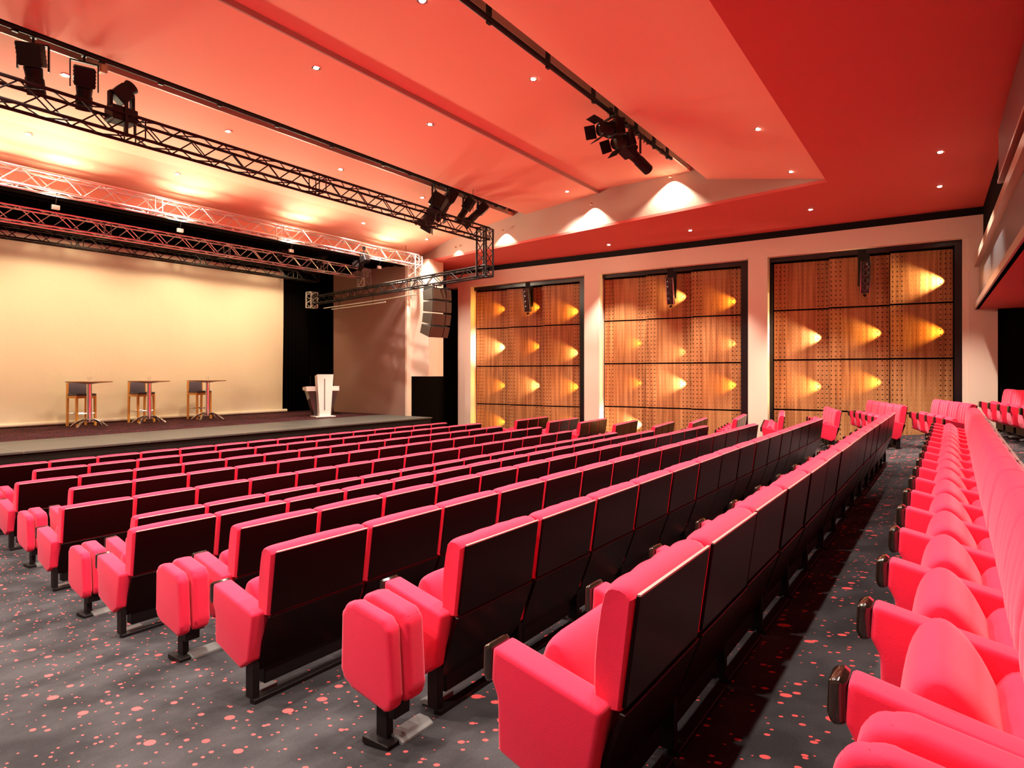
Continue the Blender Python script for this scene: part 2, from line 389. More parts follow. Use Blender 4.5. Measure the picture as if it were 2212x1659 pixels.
# wood panels, each leaning out at its stage side so a lamp hides behind the edge
PO = .26
colw = ['left', 'middle', 'right']; roww = ['top', 'second', 'third', 'lowest']
def panel(k, r, c_):
    yA, yB = min(ypan[k][c_]-.02, OPEN[k][1]-.06), ypan[k][c_+1]+.02; zt, zb = rowz[k][r]-.03, rowz[k][r+1]+.03
    L_ = yA-yB; mb = MB()
    pts = [(XP-PO, yA), (XP, yB), (XP+.05, yB), (XP-PO+.05, yA)]
    a = [mb.bm.verts.new((x, y, zb)) for x, y in pts]; b = [mb.bm.verts.new((x, y, zt)) for x, y in pts]
    mb.bm.faces.new(a[::-1]); mb.bm.faces.new(b)
    for i in range(4): mb.bm.faces.new((a[i], a[(i+1) % 4], b[(i+1) % 4], b[i]))
    bmesh.ops.recalc_face_normals(mb.bm, faces=mb.bm.faces[:])
    hz = 1.9 if r else zt-zb
    o = mb.build('wood_panel', 'wood', world=True, uv=lambda co: ((yA-co.y/S)/L_, ((co.z/S-ZC)-zb)/1.88))
    return tag(o, 'perforated walnut panel in the %s bay, %s column, %s row' % (['leftmost', 'middle', 'rightmost'][k], colw[c_], roww[r]), 'wall panel',
               'perforated panels of the %s bay' % ['leftmost', 'middle', 'rightmost'][k])
for k in range(3):
    for r in range(4):
        for c_ in range(3): panel(k, r, c_)
# hidden grazing lamps: bay, column, picture height, strength, colour
GR = [(0, 0, 667, 1, AMBER), (0, 1, 663, 1.3, AMBER), (0, 2, 672, 2.2, AMBER), (0, 0, 750, 4, WARM), (0, 1, 748, 1, AMBER), (0, 2, 762, 2.2, (1, .66, .3)),
      (0, 0, 833, 1, AMBER), (0, 1, 833, 2.6, (1, .72, .4)), (0, 2, 836, 1.7, AMBER), (0, 0, 912, 1.3, AMBER), (0, 2, 915, .8, AMBER),
      (1, 1, 640, 2.2, (1, .68, .3)), (1, 2, 650, 1.4, AMBER), (1, 0, 741, .8, AMBER), (1, 1, 760, .6, (1, .7, .4)), (1, 2, 742, .8, (1, .6, .3)), (1, 0, 828, .7, AMBER), (1, 1, 829, 3.4, WARM),
      (1, 2, 832, 1.5, AMBER), (1, 0, 918, 4, WARM), (2, 2, 606, 6, (1, .72, .36)), (2, 0, 729, 3, WARM), (2, 1, 719, 2, (1, .6, .16)), (2, 2, 716, 2.0, AMBER),
      (2, 0, 835, 2.0, (1, .66, .25)), (2, 1, 826, 1.8, (1, .56, .12))]
for n, (k, c_, py, st_, colr) in enumerate(GR):
    yB = ypan[k][c_+1]; x, y, z = on_x(cols[k][c_+1], py, XP)
    L0 = P(XP-.17, yB+.05, z); T = P(XP-.17-.03, yB+2, z)
    nm = 'grazing_lamp'
    lo = thing(nm, 'slim lamp hidden behind the panel edge, %s bay, beside the %s column, glow number %s' % (['leftmost', 'middle', 'rightmost'][k], colw[c_], ORD[1+sum(1 for g in GR[:n] if g[0] == k and g[1] == c_)]), 'lamp', (XP-.17, yB+.03, z), 0, 'lamps behind the wood panels')
    lo['label'] = 'amber wall glow in the %s bay, %s column, %s from the top' % (['leftmost', 'middle', 'rightmost'][k], colw[c_], ORD[1+sum(1 for g in GR[:n] if g[0] == k and g[1] == c_)])
    MB().tube((0, -.05, 0), (0, .0, 0), .035, 10).build('lamp_can', 'blk', lo)
    spot('grazing_light', L0, T, GRAZE_W*st_*1.5, colr, 66, .9, .012, lo)

# balcony over the back rows
bt = thing('balcony', 'dark balcony front with grey parapet above the rear rows, upper right', 'balcony', (17, -.8, 2.04))
inv = Matrix.Translation(-bt.location)
def ybal(x): return -.98+(x-9)*(.36/16)
def bslab(nm, m, xa, xb, dy0, dy1, z0, z1):
    mb = MB(); mb.slab([(xa, ybal(xa)+dy0, z0), (xb, ybal(xb)+dy0, z0), (xb, ybal(xb)+dy1, z0), (xa, ybal(xa)+dy1, z0)], z1-z0)
    o = mb.build(nm, m, bt, world=True); o.matrix_parent_inverse = inv; return o
bslab('soffit', 'ceillow', -8, 25.1, -8, -.02, 2.04, 2.12)
bslab('lower_trim', 'trim', -8, 25.1, -.10, .02, 2.04, 2.22)
bslab('parapet_panel', 'refl', -8, 25.1, -.22, -.12, 2.22, 3.42)
bslab('upper_rail', 'trim', -8, 25.1, -.16, .02, 3.40, 3.62)
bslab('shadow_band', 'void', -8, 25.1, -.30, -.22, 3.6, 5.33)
bslab('upper_fascia', 'balc', -8, 16.6, -.16, .0, 4.0, 5.05)
bslab('fascia_edge', 'trim', -8, 16.6, -.17, .02, 3.95, 4.01)
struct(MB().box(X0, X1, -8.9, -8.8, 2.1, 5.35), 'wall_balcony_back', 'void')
# junction boxes on the wall by the balcony
for k, z in enumerate((4.95, 4.35)):
    o = MB().box(-.04, .04, -.06, .06, -.14, .14, .02).build('wall_box', 'wall'); o.location = P(XW-.05, -.95, z)
    tag(o, ('upper', 'lower')[k]+' small wall box next to the balcony end', 'wall box', 'small boxes on the wall')

# ================================================================== CHAIRS
def loft(prof, xs, mod=None):
    mb = MB(); rings = []
    cy = sum(p[0] for p in prof)/len(prof); cz = sum(p[1] for p in prof)/len(prof)
    for x, sc_ in xs:
        ring = []
        for i, (y, z) in enumerate(prof):
            yy, zz = cy+(y-cy)*sc_, cz+(z-cz)*(1-(1-sc_)*.28)
            if mod: yy, zz = mod(x, i, yy, zz)
            ring.append(mb.bm.verts.new((x, yy, zz)))
        rings.append(ring)
    n = len(prof)
    for a, b in zip(rings, rings[1:]):
        for k in range(n): mb.bm.faces.new((a[k], a[(k+1) % n], b[(k+1) % n], b[k]))
    mb.bm.faces.new(rings[0][::-1]); mb.bm.faces.new(rings[-1])
    bmesh.ops.recalc_face_normals(mb.bm, faces=mb.bm.faces[:]); return mb
def smooth_loop(pts, it=2):
    for _ in range(it):
        q = []
        for a, b in zip(pts, pts[1:]+pts[:1]):
            q += [(a[0]*.75+b[0]*.25, a[1]*.75+b[1]*.25), (a[0]*.25+b[0]*.75, a[1]*.25+b[1]*.75)]
        pts = q
    return pts
def ends(x0, x1, r, n=18):
    q = [(x0, .80), (x0+r*.12, .88), (x0+r*.4, .96), (x0+r, 1)]
    return q+[(x0+r+(x1-x0-2*r)*i/n, 1) for i in range(1, n)]+[(2*((x0+x1)/2)-a, b) for a, b in q[::-1]]
def make_chair():
    r = thing('auditorium_chair', 'x', 'chair')
    # upper backrest cushion with vertical channels
    pb = smooth_loop([(.015, 1.20), (.015, 1.20), (.085, .70), (.085, .70), (.20, .685), (.225, .73), (.22, .95), (.175, 1.20), (.135, 1.24), (.05, 1.238)], 1)
    def chan(x, i, y, z):
        f = (x-.03)/.94*4
        if y > .12: y += .014*abs(sin(pi*f))-.01
        z += (.008*sin(pi*max(0, min(1, (x-.03)/.94))) if z > 1.1 else 0)
        return y, z
    loft(pb, ends(.015, .985, .06, 24), chan).build('backrest', 'red', r, smooth=True)
    # lumbar cushion between the arms
    pl = smooth_loop([(.10, .71), (.235, .73), (.30, .62), (.37, .44), (.34, .33), (.25, .30)], 2)
    loft(pl, ends(.075, .925, .06, 16), lambda x, i, y, z: (y+(.008*abs(sin(pi*(x-.07)/.86*3)) if y > .22 else 0), z)).build('lumbar_cushion', 'red', r, smooth=True)
    # rear shells
    MB().prism([(.0, 1.205), (.018, 1.21), (.088, .715), (.068, .71)], .045, .975, .004, 1).build('back_panel', 'lac', r)
    MB().box(.046, .974, -.004, .014, 1.205, 1.215, .002).build('edge_strip', 'edge', r)
    MB().prism([(.055, .70), (.085, .705), (.262, .24), (.226, .235)], .02, .978, .004, 1).build('lower_panel', 'lac', r)
    MB().box(.10, .90, .24, .36, .10, .31, .015).build('mechanism_shade_box', 'blk', r)  # black box for the tip-up gear, added to darken the space under the seat
    # tipped-up seat
    ps = smooth_loop([(.36, .28), (.54, .33), (.585, .56), (.55, .82), (.49, .905), (.42, .895), (.34, .80), (.27, .62), (.27, .40)], 2)
    loft(ps, [(.095, .62), (.10, .72), (.115, .82), (.14, .90), (.18, .96), (.24, 1)]+[(.24+.052*i, 1.0) for i in range(1, 10)]+[(.76, 1), (.82, .96), (.86, .90), (.885, .82), (.90, .72), (.905, .62)]).build('seat', 'red', r, smooth=True)
    MB().box(.02, .14, .32, .40, .33, .45, .008).box(.86, .98, .32, .40, .33, .45, .008).build('hinge', 'blk', r)
    def arm(x):
        w_ = .082
        a = MB().prism([(.12, .735), (.68, .875), (.69, .72), (.655, .64), (.65, .40), (.30, .275), (.19, .35)], x-w_, x+w_, .026, 3).build('armrest', 'red', r, smooth=True)
        MB().prism([(.685, .868), (.70, .880), (.736, .866), (.740, .74), (.725, .70), (.685, .71)], x-w_+.002, x+w_-.002, .02, 3).build('arm_cap', 'cap', a, smooth=True)
        l = MB().box(x-.03, x+.03, .20, .30, .035, .34, .008).build('leg', 'blk', r)
        MB().box(x-.03, x+(.90 if x < .5 else .03), .17, .24, -.012, .045, .006).build('floor_rail', 'blk', l)
        MB().prism([(.30, -.005), (.30, .035), (.38, .04), (.44, .015), (.44, -.005)], x+.04, x+.26, .006, 2).build('foot_plate', 'grey', l)
        return a
    arm(0.0)
    arm(1.0)
    return r
chair = make_chair()
# split off the extra right arm: kept only on the last chair of a row
ch_all = list(chair.children)
arms = [c_ for c_ in ch_all if c_.name.startswith('armrest')]; legs = [c_ for c_ in ch_all if c_.name.startswith('leg')]
def place(x, y, z, rz, label, group, last, sx=1.0):
    c_ = chair.copy(); C.objects.link(c_)
    for k in ch_all:
        if k in (arms[1], legs[1]) and not last: continue
        dup(k, c_)
    c_.location = P(x, y, z); c_.rotation_euler = (0, 0, rz); c_.scale = (sx, 1, 1)
    c_['label'] = label; c_['group'] = group; return c_

def jump_seat(x, y, z, label):
    """folded strapontin on the aisle side: two upright upholstered pads on a post"""
    r = thing('folding_aisle_seat', label, 'folding seat', (x, y, z), 0, 'folded aisle seats at the row ends')
    pa = smooth_loop([(.14, .86), (.55, .90), (.60, .84), (.60, .40), (.50, .34), (.20, .27), (.13, .33)], 2)
    def pad(x0, x1, nm, pr, rot=0):
        mb = MB(); mb.prism(pr, x0, x1, .042, 4); return mb.build(nm, 'red', r, smooth=True)
    pad(-.42, -.31, 'seat', [(.15, .80), (.21, .86), (.48, .91), (.56, .89), (.60, .82), (.61, .45), (.58, .39), (.50, .34), (.19, .27), (.14, .30), (.12, .37)])
    pad(-.30, -.14, 'backrest', [(.11, .82), (.16, .88), (.44, .94), (.52, .92), (.56, .85), (.57, .48), (.54, .42), (.46, .37), (.15, .30), (.10, .33), (.085, .40)])
    MB().box(-.32, -.26, .27, .37, .03, .36, .008).build('post', 'blk', r)
    MB().box(-.34, -.20, .18, .24, .20, .34, .008).box(-.24, -.10, .27, .34, .24, .36, .008).build('hinge', 'blk', r)
    MB().box(-.38, -.20, .20, .44, -.01, .04, .01).build('foot_bar', 'blk', r)
    MB().prism([(.16, -.005), (.17, .03), (.22, .055), (.30, .055), (.34, -.005)], -.28, .02, .008, 2).build('foot_plate', 'grey', r)
    return r

for k, (x0, y, D, n) in ROWS.items():
    zz = zf(y+.25)
    for i in range(n):
        if k == 12:
            px = .89; a = 0; X = x0+px*i; Y = y; sx = .89
        else: a = 0; X = x0+i; Y = y; sx = 1
        j = random.uniform(-.006, .006)
        c_ = place(X, Y+j, zz, a, 'crimson tip-up auditorium chair, %s from the left end, %s row from the stage' % (ORD[i+1], ORD[k]),
              'chairs of the %s row from the stage' % ORD[k], i == n-1, sx)
        if k == 12: c_.scale.y = 1.18
    if k in (2, 4, 6, 8, 10, 12):
        js = jump_seat(x0-(.10 if k == 8 else .16), y-.03+(.10 if k == 12 else 0), zz, 'folded pink-red aisle seat at the left end of the %s row from the stage' % ORD[k])
        if k == 12: js.scale.y = 1.2
# side block on the right: near-left back corner in the plan, angle, seats, pitch
SIDE = {2: (22.0, 15.0, 4, 3, .95), 3: (22.0, 13.4, 4.5, 3, .95), 4: (22.05, 12.0, 5, 3, .95), 5: (21.9, 10.4, 7, 3, .95), 6: (21.8, 8.8, 7, 3, .98),
        7: (21.9, 7.45, 8, 4, .76), 8: (21.7, 5.87, 9, 4, .78), 9: (21.65, 4.38, 11.5, 5, .66), 10: (22.1, 2.80, 16, 4, .66), 11: (20.9, .99, 18.5, 5, .76), 12: (18.75, -.53, 16, 4, .74), 13: (19.3, -2.05, 10, 4, .95)}
for k, (x, y, a, n, p) in SIDE.items():
    a = radians(a)
    for i in range(n):
        X = x+p*i*cos(a); Y = y+p*i*sin(a)
        D = {13: .48}.get(k) or ROWS[k][2]
        zz = -(D+HB)
        place(X, Y, zz, a, 'crimson chair in the angled block by the wall, %s seat, %s row from the stage' % (ORD[i+1], ORD[k]),
              'angled side block, %s row' % ORD[k], i == n-1, p)
for i in range(4):
    place(11.6+i, -2.15, -(.52+HB), radians(1), 'crimson chair under the balcony behind the last long row, %s from the left' % ORD[i+1], 'chairs under the balcony', i == 3)
def rm(o):
    for c_ in list(o.children): rm(c_)
    bpy.data.objects.remove(o)
rm(chair)

# ================================================================== STAGE FURNITURE
def make_stool(x, y, label):
    r = thing('bar_stool', label, 'bar stool', (x, y, ZS+.005), radians(8), 'bar stools on the stage')
    for sx, sy in ((-.33, -.30), (.33, -.30), (-.33, .32), (.33, .32)):
        top = 1.16 if sy < 0 else 1.62
        mb = MB(); mb.prism([(sy-.035, 0), (sy+.035, 0), (sy*.93+.045, top), (sy*.93-.045, top)], sx-.035, sx+.035, .006, 1)
        mb.build('leg', 'oak', r)
    MB().box(-.33, .33, -.34, -.28, 1.06, 1.15).box(-.33, .33, .26, .32, 1.06, 1.15).box(-.36, -.30, -.3, .3, 1.06, 1.15).box(.30, .36, -.3, .3, 1.06, 1.15).build('apron', 'oak', r)
    MB().box(-.35, .35, -.35, .28, 1.15, 1.23, .025).build('seat', 'slate', r, smooth=True)
    MB().box(-.32, .32, .24, .33, 1.22, 1.64, .03).build('backrest', 'slate', r, smooth=True)
    MB().box(-.35, .35, .26, .36, 1.63, 1.69, .01).build('top_rail', 'oak', r)
    MB().tube((-.33, -.30, .48), (.33, -.30, .48), .018).tube((-.33, .31, .48), (.33, .31, .48), .018).tube((-.33, -.3, .48), (-.33, .3, .48), .018).tube((.33, -.3, .48), (.33, .3, .48), .018).build('footrest', 'chrome', r)
    return r
def make_table(x, y, label):
    r = thing('bar_table', label, 'bar table', (x, y, ZS+.005), 0, 'bar tables on the stage')
    MB().lathe([(.10, 1.60), (.40, 1.645), (.73, 1.665), (.745, 1.68), (.74, 1.70), (.0001, 1.70)], 40).build('tabletop', 'tabletop', r, smooth=True)
    MB().lathe([(.085, .18), (.085, 1.62), (.16, 1.62), (.16, 1.64)], 20).build('column', 'chrome', r, smooth=True)
    for q in range(4):
        a = radians(35+90*q); mb = MB(); pr = [(.05, .27), (.22, .28), (.44, .19), (.66, .035)]
        for (r1, z1), (r2, z2) in zip(pr, pr[1:]): mb.tube((r1*cos(a), r1*sin(a), z1), (r2*cos(a), r2*sin(a), z2), .038, 10)
        mb.lathe([(.04, 0), (.045, .03), (.03, .045)], 12, (.66*cos(a), .66*sin(a), 0)); mb.build('leg', 'chrome', r, smooth=True)
    g = thing('drinking_glass', 'small glass standing on the '+label.split(' bar table')[0].split()[-1]+' bar table', 'glass', (x, y, ZS+1.711), 0, 'glasses on the bar tables')
    MB().lathe([(.045, 0), (.055, .15), (.05, .15), (.042, .015), (.0001, .012)], 16).build('tumbler', 'glass', g, smooth=True)
    MB().lathe([(.10, 0), (.10, .008)], 20, (0, 0, -.004)).build('coaster', 'white', g)
    return r
W3 = ['leftmost', 'middle', 'rightmost']
for k, (xt, xs_) in enumerate(((10.36, 10.41), (12.50, 12.58), (14.92, 15.0))):
    t_ = make_table(xt, 26.35, 'round brown bar table with chrome stem, %s of the three on stage' % W3[k])
    make_stool(xs_, 27.15, 'honey oak bar stool with slate back behind the %s bar table' % W3[k])
for o in C.objects:
    if o.name.startswith('drinking_glass'): pass
gl = sorted([o for o in C.objects if o.name.startswith('drinking_glass')], key=lambda o: o.location.x)
for k, o in enumerate(gl): o['label'] = 'small clear glass standing on the %s bar table' % W3[k]

# lectern
r = thing('lectern', 'white tapered lectern with slotted front panel on the right of the stage', 'lectern', (19.0, 23.7, ZS+.005), radians(-18))
r.location = P(19.0, 23.75, ZS+.006)
mb = MB(); F = [(-.30, -.16), (.30, -.16), (.30, .12), (-.30, .12)]
a = [mb.bm.verts.new((x*.86, y, .04)) for x, y in F]; b = [mb.bm.verts.new((x*1.28, y*1.1, 1.95)) for x, y in F]
b[2].co.z = b[3].co.z = 1.88
mb.bm.faces.new(a); mb.bm.faces.new(b)
for i in range(4): mb.bm.faces.new((a[i], a[(i+1) % 4], b[(i+1) % 4], b[i]))
bmesh.ops.recalc_face_normals(mb.bm, faces=mb.bm.faces[:]); mb.build('front_column', 'white', r)
MB().box(-.05, -.02, -.185, -.150, .30, 1.75).build('slot', 'smoke', r)
MB().prism([(.10, 1.18), (.62, 1.22), (.62, 1.36), (.10, 1.40)], -.78, .78, .01, 1).build('desk_shelf', 'white', r)
mb = MB(); a = [mb.bm.verts.new(p) for p in ((-.40, .12, .05), (.40, .12, .05), (.40, .45, .05), (-.40, .45, .05))]; b = [mb.bm.verts.new(p) for p in ((-.70, .12, 1.18), (.70, .12, 1.18), (.70, .58, 1.2), (-.70, .58, 1.2))]
mb.bm.faces.new(a); mb.bm.faces.new(b)
for i in range(4): mb.bm.faces.new((a[i], a[(i+1) % 4], b[(i+1) % 4], b[i]))
bmesh.ops.recalc_face_normals(mb.bm, faces=mb.bm.faces[:]); mb.build('body', 'smoke', r)
MB().box(-.46, .46, -.28, .50, -.005, .04, .01).build('base', 'white', r)
mb = MB(); mb.tube((-.50, .40, 1.36), (-.50, .38, 1.80), .010).tube((-.50, .38, 1.80), (-.50, .33, 1.87), .018); mb.build('microphone', 'blk', r)
o = MB().box(-.9, .9, -.05, .05, 0, .06, .01).build('floor_box', 'blk'); o.location = P(20.9, 25.3, ZS+.006); o.rotation_euler = (0, 0, radians(70)); tag(o, 'low black batten lying on the stage by the grey side wall', 'batten')

# ================================================================== TRUSSES
def truss_seg(p, q, h, m, parent, up=Vector((0, 0, 1)), r=.035, lr=.016, step=.5):
    p, q = Vector(p), Vector(q); d = (q-p).normalized()
    if abs(d.dot(Vector((0, 0, 1)))) > .9: up = Vector((1, 0, 0))
    s = d.cross(up).normalized(); u = s.cross(d).normalized(); L_ = (q-p).length; hh = h/2
    inv = Matrix.Translation(-parent.location)
    cs = [s*a*hh+u*b*hh for a, b in ((-1, -1), (1, -1), (1, 1), (-1, 1))]
    for c_ in cs:
        o = MB().tube(p+c_, q+c_, r, 8).build('chord', m, parent, world=True, smooth=True); o.matrix_parent_inverse = inv
    mb = MB(); n = max(2, round(L_/step)); n += n % 2
    for a, b in zip(cs, cs[1:]+cs[:1]):
        for i in range(n):
            e0, e1 = (a, b) if i % 2 == 0 else (b, a)
            mb.tube(p+d*L_*i/n+e0, p+d*L_*(i+1)/n+e1, lr, 5)
    for t_ in [0, L_]+[x for x in (4.6*i for i in range(1, 9)) if x < L_-.5]:
        for off in ((0, .22) if 0 < t_ < L_ else (0,)):
            for a, b in zip(cs, cs[1:]+cs[:1]): mb.tube(p+d*(t_+off)+a, p+d*(t_+off)+b, lr, 5)
    o = mb.build('lacing', m, parent, world=True); o.matrix_parent_inverse = inv
def cable(parent, x, y, z0, z1):
    o = MB().tube((x, y, z0), (x, y, z1), .009, 6).build('hanging_cable', 'blk', parent, world=True); o.matrix_parent_inverse = Matrix.Translation(-parent.location)
# black truss with its return toward the stage
YT = 13.9; H1 = .42
xc = on_y(1048, 500, YT)[0]
t1 = thing('lighting_truss', 'long black box truss under the red ceiling, dropping and turning toward the stage', 'truss', (10, YT, 5.04))
truss_seg((-3, YT, 5.04), (xc, YT, 5.04), H1, 'blk', t1)
truss_seg((xc-.02, YT, 5.24), (xc-.02, YT, 3.50), H1, 'blk', t1)
e = Vector((xc, YT, 3.71)); dr_ = Vector((.187, .982, 0)); truss_seg(e-dr_*.2, e+dr_*12.9, H1*.85, 'blk', t1)
q_ = e+dr_*13.0
truss_seg((q_.x, q_.y+.2, 3.35), (q_.x, q_.y+.2, 4.15), .40, 'silver', t1, step=.3)
for x in (-1, 1.5, 17.6): cable(t1, x, YT, 5.24, 6.52)
# silver front truss, silver stage truss, dark rear truss
yt = 20.5; x2 = on_y(897, 560, yt)[0]
t2 = thing('lighting_truss', 'silver box truss along the top of the stage opening, highest of the silver ones', 'truss', (9, yt, 5.25))
truss_seg((-4, yt, 5.25), (x2, yt, 5.25), .46, 'silver', t2); truss_seg((x2-.02, yt, 5.45), (x2-.02, yt, 4.15), .46, 'silver', t2)
for x in (0, 2, 21): cable(t2, x, yt, 5.45, 5.86)
yt3 = 24.0; x3 = on_y(788, 580, yt3)[0]
t3 = thing('lighting_truss', 'silver box truss over the stage, lower of the two silver ones', 'truss', (9, yt3, 4.97))
truss_seg((-4, yt3, 4.97), (x3, yt3, 4.97), .46, 'silver', t3); truss_seg((x3-.02, yt3, 5.2), (x3-.02, yt3, 4.30), .46, 'silver', t3)
for x in (1, 8, 15, 21): cable(t3, x, yt3, 5.2, 8.4)
yt4 = 26.2; x4 = on_y(640, 580, yt4)[0]
t4 = thing('lighting_truss', 'dark box truss just in front of the top of the screen', 'truss', (9, yt4, 4.78))
truss_seg((-4, yt4, 4.80), (x4+1.2, yt4, 4.80), .42, 'blk', t4)
for x in (1, 8, 15, 21): cable(t4, x, yt4, 5.0, 8.4)
# black borders above the stage
for k, (y, z0) in enumerate(((22.2, 5.15), (25.2, 4.95), (27.4, 5.05))):
    o = MB().box(-4, 21.85, y, y+.05, z0, 8.38).build('border_drape', 'void', world=True)
    tag(o, ('front', 'middle', 'rear')[k]+' black border cloth hanging above the stage', 'curtain', 'black border cloths')
# side booms hanging below the return truss
bo = thing('lighting_boom', 'thin pale pipe hanging below the black truss in front of the grey wall', 'pipe', (20.6, 20, 3.3)); inv = Matrix.Translation(-bo.location)
def rp(k, z): q = e+dr_*k; return Vector((q.x, q.y, z))
for a, b, m_ in ((rp(4.2, 3.25), rp(12, 3.25), 'silver'), (rp(6.5, 3.12), rp(11.2, 3.14), 'silver')):
    o = MB().tube(a, b, .03, 8).build('pipe', m_, bo, world=True); o.matrix_parent_inverse = inv
for k in (4.6, 7.5, 10.5):
    o = MB().tube(rp(k, 3.10), rp(k, 3.56), .012, 6).build('hanger', 'blk', bo, world=True); o.matrix_parent_inverse = inv

# pipes in the ceiling slots
for k, (ya, z, xe) in enumerate(((6.75, 6.30, 17.9), (14.66, 6.60, 20.6))):
    r = thing('lighting_pipe', ('short dark pipe under the near ceiling slot', 'long dark pipe running under the ceiling slot above the truss')[k], 'pipe', (9, ya, z)); inv = Matrix.Translation(-r.location)
    o = MB().tube((0 if k else 8, ya, z), (xe, ya, z), .055, 10).build('pipe', 'blk', r, world=True, smooth=True); o.matrix_parent_inverse = inv
    mb = MB()
    xs = [2, 4.5, 6, 7.2, 8.6, 10.2, 12, 14, 15.2, 16.6, 18.4, 20] if k else [9, 11, 13, 14.2, 15.4, 16.6, 17.6]
    for x in xs: mb.box(x-.05, x+.05, ya-.03, ya+.03, z-.09, z+.6)
    o = mb.build('hanger', 'blk', r, world=True); o.matrix_parent_inverse = inv
    # looped cables
    mb = MB()
    rng = random.Random(3+k)
    for j in range(26):
        x = rng.uniform(13.2, 17.6) if not k else rng.uniform(16, 20.4)
        a = rng.uniform(.15, .4); pts = [Vector((x+a*i/6, ya+.06*sin(i+j), z+.05-.13*sin(pi*i/6)*rng.uniform(.3, 1.2))) for i in range(7)]
        for p, q in zip(pts, pts[1:]): mb.tube(p, q, .010, 5)
    o = mb.build('power_cable', 'blk', r, world=True); o.matrix_parent_inverse = inv

# ================================================================== LUMINAIRES
def aim(o, d): o.rotation_euler = Vector(d).to_track_quat('Z', 'Y').to_euler()
def profile_spot(loc, d, label, length=.9, rad=.13, doors=False, hang=.5, group='stage lanterns', top=None):
    """body along its local z, yoke above it, hook clamp at the top"""
    r = thing('stage_spotlight', label, 'stage light', loc, 0, group); q = Vector(d).normalized().to_track_quat('Z', 'Y').to_matrix().to_4x4()
    h = length/2
    mb = MB(); mb.box(-rad*1.15, rad*1.15, -rad*1.1, rad*1.1, -h, -h*.1, .03)
    for i in range(5): mb.box(-rad*1.22, rad*1.22, -rad*.9, rad*.9, -h*.9+i*h*.16, -h*.9+i*h*.16+.02)
    bmesh.ops.transform(mb.bm, matrix=q, verts=mb.bm.verts[:]); mb.build('housing', 'blk', r)
    mb = MB(); mb.lathe([(rad*.8, -h*.12), (rad*.95, -h*.05), (rad*.85, h*.3), (rad*.95, h*.35), (rad*.95, h), (rad*.8, h), (rad*.8, h*.92)], 18)
    bmesh.ops.transform(mb.bm, matrix=q, verts=mb.bm.verts[:]); mb.build('lens_tube', 'blk', r, smooth=True)
    if doors:
        mb = MB()
        for k in range(4):
            a = k*pi/2; mm = Matrix.Rotation(a, 4, 'Z') @ Matrix.Translation((0, rad*1.0, h)) @ Matrix.Rotation(radians(-28), 4, 'X')
            mb.box(-rad*.95, rad*.95, -.006, .006, 0, .26, mtx=mm)
        bmesh.ops.transform(mb.bm, matrix=q, verts=mb.bm.verts[:]); mb.build('barn_doors', 'blk', r)
    mb = MB(); ww = rad*1.5
    for s_ in (-1, 1):
        mb.box(s_*ww-.012, s_*ww+.012, -.03, .03, -.02, hang-.12)
    mb.box(-ww, ww, -.03, .03, hang-.14, hang-.11)
    mb.tube((0, 0, hang-.12), (0, 0, hang+.02), .022); mb.box(-.05, .05, -.05, .05, hang-.01, hang+.12, .01)
    aa = atan2(d[1], d[0])-pi/2
    bmesh.ops.transform(mb.bm, matrix=Matrix.Rotation(aa, 4, 'Z'), verts=mb.bm.verts[:])
    mb.build('yoke', 'blk', r)
    mb = MB()
    mb.lathe([(rad*.02, h*.95), (rad*.78, h*.93), (rad*.78, h*.90)], 16); bmesh.ops.transform(mb.bm, matrix=q, verts=mb.bm.verts[:]); mb.build('lens', 'smoke', r)
    return r
YS2 = 14.72
def at2(px, py): return on_y(px, py, YS2)
for (px, py, d, lab, L_, rd, drs) in (
        (72, 150, (.25, .35, -1), 'black profile spotlight hanging from the ceiling slot, farthest left', .95, .17, False),
        (182, 192, (.15, .45, -1), 'black profile spotlight hanging from the ceiling slot, second from the left', .85, .16, False),
        (938, 452, (-.3, .5, -1), 'black spotlight in the cluster at the right end of the truss, leftmost there', 1.1, .22, True),
        (966, 437, (-.5, .3, -1), 'black spotlight in the cluster, second from its left', .95, .17, True),
        (1004, 455, (-.25, .6, -1), 'slender black spotlight in the cluster, third from its left', 1.0, .14, False),
        (1032, 460, (-.55, .6, -.8), 'black spotlight in the cluster, rightmost and closest to the cove wall', .9, .15, True)):
    x, y, z = at2(px, py); profile_spot((x, y, z), d, lab, L_, rd, drs, hang=6.55-z)
YS1 = 6.75
for (px, py, d, lab, L_, rd, drs) in (
        (1318, 278, (-1, .5, -.25), 'black barn-door spotlight on the near pipe, upper left of its group', .62, .17, True),
        (1345, 305, (-1, .35, -.45), 'black barn-door spotlight on the near pipe, lower one', .58, .16, True),
        (1368, 335, (1, -.25, -.42), 'long black profile spotlight on the near pipe pointing at the wall', 1.35, .15, False)):
    x, y, z = on_y(px, py, YS1); profile_spot((x, y, z), d, lab, L_, rd, drs, hang=6.27-z, group='spotlights on the near pipe')
# small wall-wash lamp on the slot
x, y, z = at2(222, 142)
o = MB().box(-.07, .07, -.07, .07, -.16, .16, .02).build('dimmer_socket', 'trim'); o.location = P(x, y, z); tag(o, 'small copper-coloured socket box hanging on the slot pipe', 'socket box')
MB().tube((0, 0, .14), (0, 0, 6.45-z), .02).build('hook', 'blk', o)
